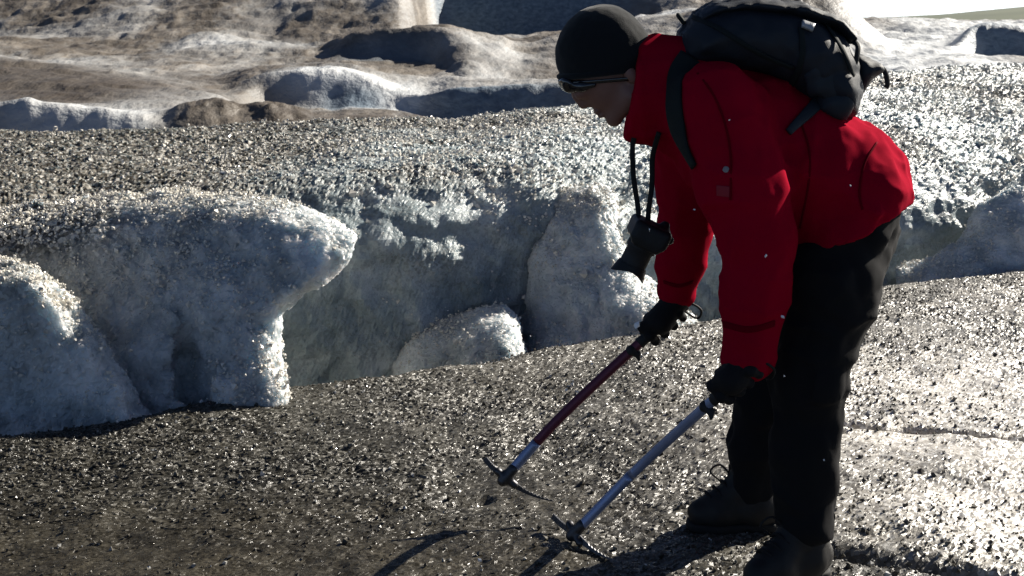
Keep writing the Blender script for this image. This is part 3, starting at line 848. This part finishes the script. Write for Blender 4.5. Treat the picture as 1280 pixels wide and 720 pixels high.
    # ---- jacket
    j = Vol((.2, 2.68, .55), (1.25, 3.52, 1.5), .0075)
    j.chain([(P(1060, 228, YC), .15), (P(1000, 212, YC), .168), (P(925, 172, YC), .165), (P(870, 140, YC), .125)], .05, 1.17)
    j.cone(P(1056, 258, YC), P(1040, 290, YC), .146, .15, .03, 1.55)
    j.ell(P(1078, 232, YC), (.098, .2, .095), k=.05)
    j.half(P(1132, 242, YC), unit(np.cross(P(985, 300, YC) - P(1132, 242, YC), (0, 1, 0))) * -1 if unit(np.cross(P(985, 300, YC) - P(1132, 242, YC), (0, 1, 0)))[2] > 0 else unit(np.cross(P(985, 300, YC) - P(1132, 242, YC), (0, 1, 0))))
    j.chain([(SH_N + (0.005, 0, 0.0), .108), (P(925, 225, 2.88), .10), (EL_N, .083), (P(944, 370, 2.85), .076), (P(936, 443, 2.85), .063)], .045)
    j.chain([(SH_F, .10), (P(860, 230, 3.3), .085), (EL_F, .07), (P(851, 330, 3.34), .062), (P(846, 362, 3.355), .056)], .045)
    # collar
    j.chain([(P(868, 132, YC), .135), (P(838, 117, YC), .135), (P(806, 114, YC), .134)], .03, .92)
    j.cone(P(822, 114, YC), P(770, 110, YC), .095, .112, .006, .80, sub=True)
    j.half(P(803, 50, YC), (-1, 0, -.12)) if False else None
    x, y, z = j.full()
    cpl = P(800, 48, YC); n = unit((-1, 0, .14)); side = (x - cpl[0]) * n[0] + (z - cpl[2]) * n[2]
    zc = P(800, 182, YC)[2]
    reg = (z > zc - .03) & (y > YC - .16) & (y < YC + .16)
    j.f = np.where(reg, np.maximum(j.f, side), j.f).astype(np.float32)
    j.noise(.010, 5, 2, (1, 1, 1.3), 3.0); j.noise(.005, 13, 2, (1.4, 1, .7), 8.0); j.crease(.008, 7, (1.5, 1, .6), 2.0); j.crease(.006, 10, (.6, 1, 1.5), 6.0); j.noise(.002, 34, 2, (1.2, 1, .8), 5.0)
    jac = link('jacket', j.mesh('jacket'), M_RED, root)
    tj = bvh_of(jac)
    dark_red = fabric('crimson seam tape', (.16, .001, .010), .9, 700, .1, spec=.02)
    for pts, wd in (([(872, 92), (893, 120), (908, 160), (914, 200), (913, 250)], .005), ([(905, 405), (936, 412), (968, 404)], .016), ([(1000, 150), (1012, 190), (1010, 235), (1000, 285)], .005), ([(1096, 178), (1080, 205), (1074, 240), (1078, 262)], .005), ([(830, 352), (848, 357), (866, 352)], .012)):
        p, nn = snap(tj, pts, .0012, 26)
        if len(p) > 6: link('seam', ribbon_mesh('seam', p, nn, wd, .002), dark_red, jac)
    # ---- trousers
    t = Vol((.4, 2.7, .06), (1.25, 3.5, 1.1), .008)
    t.chain([(P(1060, 266, 3.02), .122), (P(1040, 360, 2.96), .118), (KN_N, .093), (P(1008, 560, 2.94), .083), (P(1007, 646, 2.94), .079)], .04)
    t.chain([(P(1052, 268, 3.20), .126), (P(1005, 390, 3.24), .112), (KN_F, .088), (P(945, 560, 3.26), .073), (P(942, 603, 3.27), .068)], .04)
    t.chain([(P(1062, 245, YC), .118), (P(1058, 278, YC), .124)], .06, 1.12)
    t.half(P(1056, 262, YC), unit(np.array([-.42, 0, 1.0])), 0)
    t.noise(.008, 9, 2, (1, 1, .8), 1.0, True); t.crease(.012, 8, (.7, 1, 1.3), 4.0); t.noise(.003, 22, 2)
    link('trousers', t.mesh('trousers'), M_TROU, root)
    # ---- boots
    for an, dr in ((AN_N, unit((-.82, -.45, 0))), (AN_F, unit((-.995, -.05, 0)))):
        base = np.array([an[0], an[1], 0.0]); sidev = np.array([-dr[1], dr[0], 0])
        heel, toe = base - dr * .075, base + dr * .195
        v = Vol(np.minimum(heel, toe) - (.09, .09, .0) + (0, 0, -.02), np.maximum(heel, toe) + (.09, .09, .3), .006)
        zz = np.array([0, 0, 1.0])
        v.chain([(heel + dr * .03 + zz * .06, .042), (base + zz * .06, .046), (base + dr * .1 + zz * .055, .048), (toe - dr * .045 + zz * .05, .042)], .03)
        v.cone(base + zz * .08 - dr * .01, base + zz * .20 + dr * .005, .055, .058, .04)
        v.cone(base + zz * .17 + dr * .01, base + dr * .1 + zz * .08, .045, .036, .03)
        v.half(base + zz * .024, -zz)
        v.noise(.003, 30, 2)
        boot = link('boot', v.mesh('boot'), M_BOOT, root)
        s = Vol(np.minimum(heel, toe) - (.09, .09, .03), np.maximum(heel, toe) + (.09, .09, .06), .005)
        for q in (-1, 1):
            s.chain([(heel + dr * .035 + sidev * .014 * q + zz * .018, .034), (base + dr * .06 + sidev * .012 * q + zz * .018, .034), (base + dr * .11 + sidev * .018 * q + zz * .018, .036), (toe - dr * .042 + sidev * .006 * q + zz * .018, .038)], .02)
        s.half(base + zz * .03, zz); s.half(base + zz * .0005, -zz)
        s.box(base + dr * .03 + zz * .002, (.012, .08, .008), [dr, sidev, zz], .002, 0, sub=True)
        link('sole', s.mesh('sole'), M_SOLE, boot)
        for i in range(5):
            u = .035 + .022 * i; h = .165 - .017 * i
            pa = base + dr * u + sidev * .03 + zz * h; pc = base + dr * (u + .012) - sidev * .03 + zz * h; pm = (pa + pc) / 2 + zz * .02 + dr * .012
            link('lace', tube_mesh('lace', spline([pa, pm, pc], 9), .0035, 6), M_LACE, boot)
        lp = base + dr * .062 + zz * .155
        link('lace', tube_mesh('lace', spline([lp, lp + dr * .035 + zz * .035 - sidev * .02, lp + dr * .06 + zz * .01 - sidev * .035, lp + dr * .03 - zz * .02 - sidev * .03], 16), .003, 6), M_LACE, boot)
        link('pull_tab', ribbon_mesh('pull_tab', spline([heel + zz * .13, heel - dr * .02 + zz * .16, heel + zz * .19], 9), np.tile(-dr, (9, 1)), .018, .003), M_LACE, boot)
    # ---- gloves
    glove('glove', WR_N, EL_N, AXE_N[2] * .72 + AXE_N[3] * .28 - (AXE_N[3] - AXE_N[2]) * .22, AXE_N[2] * .12 + AXE_N[3] * .88, np.array([.25, -.55, .6]), root, 1)
    glove('glove', WR_F, EL_F, AXE_F[2] * .95 + AXE_F[3] * .05, AXE_F[2] * .25 + AXE_F[3] * .75, np.array([.1, -.6, .55]), root, 1)
    # ---- badge on the sleeve
    tree = bvh_of(jac)
    p, nn = snap(tree, [(904, 211), (911, 213)], .001, 8)
    link('badge', ribbon_mesh('badge', p, nn, .5 * np.array([.010, .018, .022, .024, .024, .022, .018, .010])[:len(p)] + .003, .0015), M_BADGE, root)
    p, nn = snap(tree, [(896, 238), (914, 240)], .001, 8)
    link('sleeve_tab', ribbon_mesh('sleeve_tab', p, nn, .026, .0015), fabric('darker red tab', (.30, .02, .035), .6), root)
    return root, jac, body

def build_backpack(jac):
    root = empty('backpack', tuple(P(960, 70, YC)))
    tag(root, 'dark navy backpack worn on the back of the red jacket', 'backpack')
    bpy.context.view_layer.update()
    def pillow(outline, Y, half, R, pw=.5, h=.007, am=.008, wr=11):
        poly = np.array([[P(a, b, Y)[0], P(a, b, Y)[2]] for a, b in outline])
        lo = np.array([poly[:, 0].min() - .05, Y - half - .05, poly[:, 1].min() - .05]); hi = np.array([poly[:, 0].max() + .05, Y + half + .05, poly[:, 1].max() + .05])
        v = Vol(lo, hi, h); x, y, z = v.full()
        xx, zz = np.meshgrid(v.ax[0], v.ax[2], indexing='ij')
        d2 = poly_sdf(xx, zz, poly).astype(np.float32)
        u = np.clip(-d2 / R, 0, 1); th = half * (1 - (1 - u) ** 2.4) ** .5
        dy = np.abs(y - Y) - th[:, None, :]
        v.f = np.where(d2[:, None, :] > 0, np.sqrt(np.maximum(dy, 0) ** 2 + d2[:, None, :] ** 2), np.maximum(dy, d2[:, None, :]) * .7).astype(np.float32)
        v.noise(am, wr, 3, (1, 1, 1), half * 10, True); v.noise(am * .5, wr * 2.2, 2)
        return v
    main = pillow([(842, 72), (846, 40), (866, 14), (900, 4), (960, 6), (1012, 18), (1050, 42), (1070, 78), (1074, 112), (1064, 146), (1044, 150), (1010, 134), (985, 114), (950, 95), (900, 86), (860, 84)], YC, .17, .10)
    bag = link('bag', main.mesh('bag'), M_PACK, root)
    lid = pillow([(856, 42), (866, 14), (890, 0), (940, -6), (1000, 0), (1046, 20), (1066, 48), (1058, 60), (1030, 38), (980, 24), (920, 20), (885, 26)], YC, .145, .05, am=.009, wr=14)
    link('lid', lid.mesh('lid'), M_PACK, root)
    pk = pillow([(1002, 44), (1030, 48), (1056, 66), (1068, 96), (1062, 122), (1036, 130), (1010, 118), (998, 96)], YC - .125, .04, .05, am=.006, wr=16)
    link('side_pocket', pk.mesh('side_pocket'), M_PACK2, root)
    bot = pillow([(1022, 118), (1050, 100), (1070, 108), (1070, 130), (1056, 152), (1040, 150), (1018, 138)], YC - .11, .05, .04, am=.005, wr=16)
    link('bottom_pocket', bot.mesh('bottom_pocket'), M_PACK2, root)
    tail = pillow([(1060, 62), (1078, 68), (1100, 78), (1104, 88), (1088, 100), (1072, 126), (1064, 128)], YC - .03, .06, .03, am=.006, wr=18)
    link('lashing_flap', tail.mesh('lashing_flap'), M_PACK, root)
    tr = bvh_of(bag)
    for pts, w in (([(1000, 36), (1003, 70), (992, 100), (985, 112)], .014), ([(868, 22), (905, 40), (950, 66), (992, 84)], .012), ([(1030, 30), (1050, 60), (1066, 96)], .012)):
        p, n = snap(tr, pts, .004)
        link('compression_strap', ribbon_mesh('compression_strap', p, n, w, .003), M_WEB, root)
    tj = bvh_of(jac)
    p, n = snap(tj, [(862, 72), (851, 88), (845, 108), (844, 132), (848, 158), (857, 184), (870, 208)], .003, 30)
    link('shoulder_strap', ribbon_mesh('shoulder_strap', p, n, np.concatenate([np.full(len(p) * 2 // 3, .055), np.linspace(.055, .022, len(p) - len(p) * 2 // 3)]), .007), M_WEB, root)
    # the other shoulder's strap mirrors it across the chest
    p2 = p.copy(); p2[:, 1] = 2 * YC - p2[:, 1]; n2 = n.copy(); n2[:, 1] *= -1
    link('shoulder_strap', ribbon_mesh('shoulder_strap', p2[::-1], n2[::-1], .05, .007), M_WEB, root)
    p, n = snap(tj, [(1024, 128), (1010, 142), (996, 154), (984, 166)], .003, 16)
    link('hip_belt', ribbon_mesh('hip_belt', p, n, np.linspace(.034, .018, len(p)), .008), M_PACK2, root)
    # loose webbing and buckles at the lower end
    for pts in ([P(1098, 82, YC - .05), P(1106, 90, YC - .05), P(1109, 104, YC - .05), P(1107, 110, YC - .05)], [P(1066, 52, YC - .1), P(1072, 58, YC - .11), P(1070, 74, YC - .12), P(1066, 86, YC - .12)]):
        s = spline(pts, 12)
        link('strap_end', ribbon_mesh('strap_end', s, np.tile((.3, -.9, .1), (12, 1)), .014, .003), M_BLACKW, root)
    bv = Vol(P(1008, 36, 2.95) - .08, P(1008, 36, 2.95) + .08, .003)
    p, n = snap(tr, [(1000, 33), (1016, 38)], .006, 6)
    bm = ribbon_mesh('buckle', p, n, .022, .009)
    link('buckle', bm, M_BUCKLE, root)
    # haul loop by the neck
    a = P(856, 30, YC - .04); c = P(856, 30, YC + .04)
    link('haul_loop', tube_mesh('haul_loop', spline([a, a + (-.015, .01, .02), c + (-.015, -.01, .02), c], 16), .006, 8), M_WEB, root)

def build_hanging_camera():
    root = empty('camera_on_strap', tuple(P(805, 300, 3.0)))
    tag(root, 'black camera with a flared lens hood hanging from a neck strap', 'camera')
    bpy.context.view_layer.update()
    Y = 3.03
    ax = unit(P(780, 352, Y) - P(812, 288, Y)); w = unit(P(812, 288, Y) - P(784, 276, Y)); w = unit(w - ax * (w @ ax)); nn = np.cross(ax, w)
    c0 = P(811, 290, Y)
    A3 = [ax, w, nn]
    v = Vol(c0 - .16, c0 + .16, .004)
    v.box(c0, (.026, .05, .066), A3, .012, .006)
    v.box(c0 + ax * .012 + nn * .045, (.028, .040, .02), A3, .012, .012)       # grip
    v.cone(c0 + w * .03 - ax * .008, c0 + w * .056 - ax * .002, .026, .013, .014)  # viewfinder hump
    v.cone(c0 + w * .03 - ax * .02, c0 + w * .03 - ax * .03, .014, .014, .004)     # eyepiece
    v.noise(.0012, 50, 1)
    body = link('camera_body', v.mesh('camera_body'), M_BINO, root)
    link('dial', tube_mesh('dial', [c0 + w * .04 - nn * .038, c0 + w * .054 - nn * .038], [.013, .013], 18), M_GRIP, body)
    link('screen', ribbon_mesh('screen', [c0 - ax * .0225 - nn * .034, c0 - ax * .0225, c0 - ax * .0225 + nn * .034], [-ax] * 3, .05, .002), M_LENS, body)
    l0 = c0 + ax * .02
    link('lens_barrel', tube_mesh('lens_barrel', [l0, l0 + ax * .012, l0 + ax * .013, l0 + ax * .03, l0 + ax * .031, l0 + ax * .07, l0 + ax * .08], [.036, .036, .039, .039, .035, .035, .037], 28), M_GRIP, root)
    link('lens', tube_mesh('lens', [l0 + ax * .078, l0 + ax * .0815], [.031, .028], 28), M_GLASS, root)
    # petal hood, flaring towards its open end
    n, V, fs = 48, [], []
    for k in range(n):
        t = 2 * math.pi * k / n; d = w * math.cos(t) + nn * math.sin(t)
        L = .024 + .009 * math.cos(2 * t)
        for rr, q in ((.0385, .074), (.0385 + .010 * L / .042, .074 + L), (.036 + .010 * L / .042, .074 + L), (.036, .074)):
            V.append(l0 + d * rr + ax * q)
    for k in range(n):
        for i in range(4): fs.append((4 * k + i, 4 * k + (i + 1) % 4, 4 * ((k + 1) % n) + (i + 1) % 4, 4 * ((k + 1) % n) + i))
    me = bpy.data.meshes.new('lens_hood'); me.from_pydata([tuple(q) for q in V], [], fs); me.update()
    link('lens_hood', me, M_BINO, root, False)
    for pts in ([P(797, 160, YC - .07), P(791, 182, YC - .06), P(792, 220, 3.045), P(797, 255, 3.045), P(799, 276, 3.04)], [P(824, 165, YC - .12), P(816, 195, YC - .08), P(815, 230, 3.03), P(811, 262, 3.03), P(810, 280, 3.03)]):
        s = spline(pts, 24)
        link('neck_strap', ribbon_mesh('neck_strap', s, np.tile((-.25, -.95, 0), (24, 1)), .013, .004), M_BLACKW, root)

def build_axe(label, pts, pickpt, adzept, shaft_mat, lower_mat, split):
    root = empty('ice_axe', tuple(pts[0]))
    tag(root, label, 'ice axe', 'ice axes swung at the slope')
    bpy.context.view_layer.update()
    c = spline(pts, 60)
    a = unit(c[8] - c[0]); h = unit(pickpt - pts[0]); h = unit(h - a * (h @ a) * .75); hn = unit(h - a * (h @ a)); s = unit(np.cross(a, hn))
    k = int(60 * split); g = 38
    link('shaft', tube_mesh('shaft', c[k - 1:56], .0148, 14, .68, up=s), shaft_mat, root)
    link('lower_shaft', tube_mesh('lower_shaft', c[:k], .0152, 14, .68, up=s), lower_mat, root)
    link('grip', tube_mesh('grip', c[g:57], [.0165 + .0012 * (i % 3 == 0) for i in range(57 - g)], 14, .75, up=s), M_GRIP, root)
    e = c[-4:]
    link('spike', tube_mesh('spike', [e[0], e[1], e[2], e[3]], [.013, .011, .007, .002], 10, .6, up=s), M_STEEL, root)
    # head: drooping toothed pick and a hammer end
    def blade(name, L, curve, h0, h1, th, teeth):
        n = 28; V = []; fs = []
        for i in range(n):
            t = i / (n - 1); p = pts[0] + L * t - a * curve * 4 * t * (1 - t)
            T = unit(L - a * curve * 4 * (1 - 2 * t)); N = unit(a - T * (a @ T))
            hh = h0 + (h1 - h0) * t ** .8
            tooth = (.003 if (i % 2 and t > .35 and teeth) else 0)
            tt = th * (1 - .45 * t)
            for du, ds in ((hh * .5 - tooth, tt), (-hh * .5, tt), (-hh * .5, -tt), (hh * .5 - tooth, -tt)):
                V.append(p + N * du + s * ds * .5)
        for i in range(n - 1):
            for j in range(4):
                fs.append((4 * i + j, 4 * i + (j + 1) % 4, 4 * i + 4 + (j + 1) % 4, 4 * i + 4 + j))
        fs += [(3, 2, 1, 0), tuple(4 * (n - 1) + j for j in range(4))]
        me = bpy.data.meshes.new(name); me.from_pydata([tuple(v) for v in V], [], fs); me.update()
        return link(name, me, M_STEEL, root, False)
    blade('pick', pickpt - pts[0], .012, .021, .005, .0055, True)
    blade('adze', adzept - pts[0], .004, .015, .015, .013, False)
    v = Vol(pts[0] - .07, pts[0] + .07, .0035)
    v.cone(pts[0] - a * .012, pts[0] + a * .035, .0175, .0165, .006, 1); v.cone(pts[0] - hn * .03, pts[0] + hn * .035, .012, .012, .008)
    link('head_socket', v.mesh('head_socket'), M_STEEL, root)
    # small finger rest below the grip
    q = c[g - 2]; v = Vol(q - .06, q + .06, .003)
    v.chain([(q, .017), (q + hn * .02 + a * .004, .009), (q + hn * .034 - a * .006, .005)], .008)
    link('finger_rest', v.mesh('finger_rest'), M_GRIP, root)
    # leash loop at the spike end
    q = c[-5]; lp = spline([q, q + (.02, -.02, .012), q + (.05, -.01, -.01), q + (.045, .015, -.04), q + (.01, .01, -.02), q], 26)
    link('leash', tube_mesh('leash', lp, .0035, 6), M_BLACKW, root)

def build_chips():
    spots = [(797, 406, 2.7, .011), (755, 361, 2.9, .004), (775, 317, 3.1, .004), (612, 230, 3.4, .005), (957, 320, 2.6, .005), (979, 396, 2.7, .006), (912, 150, 2.6, .003), (1063, 232, 2.7, .003), (1130, 232, 3.2, .005),
             (708, 487, 3.2, .005), (722, 490, 3.2, .004), (735, 362, 3.2, .003), (714, 356, 3.3, .003), (868, 262, 2.8, .004), (812, 287, 2.7, .003), (690, 300, 3.5, .003), (740, 455, 3.1, .004), (663, 420, 3.3, .003), (560, 388, 3.6, .003), (1030, 575, 2.7, .003), (980, 470, 2.7, .003), (840, 470, 2.9, .004), (600, 700, 3.0, .007), (700, 560, 3.2, .004)]
    base = None
    for i, (a, b, Y, s) in enumerate(spots):
        if base is None:
            v = np.array([(1, 0, 0), (-.9, .1, 0), (.1, .8, .1), (0, -.7, .1), (.2, .1, .55), (-.1, 0, -.5), (.6, .5, .4), (-.5, -.5, .35)], float)
            import bmesh
            bm = bmesh.new(); [bm.verts.new(q) for q in v]; bmesh.ops.convex_hull(bm, input=bm.verts)
            me = bpy.data.meshes.new('ice_chip'); bm.to_mesh(me); bm.free()
            o = link('ice_chip', me, m_plain('bright ice chip', (.85, .87, .88), .2), smooth=False); base = o
        else:
            o = base.copy(); COL.objects.link(o)
        p = P(a, b, Y)
        if p[2] < s: p = G(a, b, s * .6)
        o.location = p; o.scale = (s, s, s); o.rotation_euler = (random.uniform(0, 6), random.uniform(0, 6), random.uniform(0, 6))
        tag(o, 'tiny bright chip of ice knocked loose and flying around the axes', 'ice chip', 'ice chips flying around the bending person')

# ---------------------------------------------------------------- light, sky, camera
def build_light():
    w = bpy.data.worlds.new('World'); scene.world = w; w.use_nodes = True
    nt = w.node_tree; bg = nt.nodes['Background']
    sky = nt.nodes.new('ShaderNodeTexSky'); sky.sky_type = 'NISHITA'; sky.sun_disc = False
    sky.sun_elevation = EL; sky.sun_rotation = AZ; sky.altitude = 600; sky.air_density = .32; sky.dust_density = .3
    # a low white band of hazy air along the horizon under the sun
    def vm(op, a, b):
        n = nt.nodes.new('ShaderNodeVectorMath'); n.operation = op; nt.links.new(a, n.inputs[0]); n.inputs[1].default_value = b; return n
    def mt(op, a, b):
        n = nt.nodes.new('ShaderNodeMath'); n.operation = op
        for k, v in enumerate((a, b)):
            if hasattr(v, 'is_output'): nt.links.new(v, n.inputs[k])
            else: n.inputs[k].default_value = v
        return n.outputs[0]
    inc = vm('MULTIPLY', nt.nodes.new('ShaderNodeTexCoord').outputs['Generated'], (1, 1, 1)).outputs[0]
    el = vm('DOT_PRODUCT', inc, (0, 0, 1)).outputs['Value']; to = vm('DOT_PRODUCT', inc, (math.sin(AZ), math.cos(AZ), 0)).outputs['Value']
    band = mt('POWER', 2.718, mt('MULTIPLY', mt('ABSOLUTE', el, 0), -16.0))
    glow = mt('MULTIPLY', band, mt('POWER', mt('MAXIMUM', to, 0.0), 3.0))
    mx = nt.nodes.new('ShaderNodeMix'); mx.data_type = 'RGBA'; mx.blend_type = 'ADD'; mx.inputs[0].default_value = 1
    cm = nt.nodes.new('ShaderNodeVectorMath'); cm.operation = 'SCALE'; cm.inputs[0].default_value = (14, 13.7, 13.2); nt.links.new(glow, cm.inputs['Scale'])
    nt.links.new(sky.outputs[0], mx.inputs[6]); nt.links.new(cm.outputs[0], mx.inputs[7])
    nt.links.new(mx.outputs[2], bg.inputs[0]); bg.inputs[1].default_value = .05
    l = bpy.data.lights.new('sun', 'SUN'); l.energy = 5.0; l.angle = math.radians(.53); l.color = (1.0, .93, .82)
    o = bpy.data.objects.new('sun', l); COL.objects.link(o)
    o.rotation_euler = Vector(SUN).to_track_quat('Z', 'Y').to_euler(); o.location = (8, 6, 9)

def build_camera():
    c = bpy.data.cameras.new('camera'); c.sensor_width = 36; c.lens = F / 1280 * 36; c.clip_end = 3000; c.clip_start = .05
    c.dof.use_dof = True; c.dof.focus_distance = 3.4; c.dof.aperture_fstop = 11
    o = bpy.data.objects.new('camera', c); COL.objects.link(o); o.location = (0, 0, H0); o.rotation_euler = (math.pi / 2 - TH, 0, 0)
    scene.camera = o

build_light(); build_camera()
build_ground(); build_grains(); bank = build_bank(); blocks = build_blocks(); build_crystals([(bank, 36000, .0078)] + [(b, n, .0058) for b, n in zip(blocks, (12000, 2200, 3000, 900, 2200))]); build_glacier(); build_hills()
root, jac, body = build_person()
build_backpack(jac); build_hanging_camera()
build_axe('ice axe with a blue grey shaft held in the near hand', AXE_N, G(772, 702, .01), P(691, 645, 3.27), M_ALU, M_ALU, .3)
build_axe('ice axe with a maroon upper shaft held in the far hand', AXE_F, P(692, 626, 3.33), P(606, 573, 3.35), M_MAROON, M_ALU, .22)
build_chips()

scene.view_settings.view_transform = 'Standard'; scene.view_settings.look = 'None'
scene.view_settings.exposure = 1.15; scene.view_settings.gamma = 1.0; scene.view_settings.use_curve_mapping = False
scene.cycles.sample_clamp_indirect = 4.0; scene.cycles.max_bounces = 6; scene.cycles.use_denoising = True
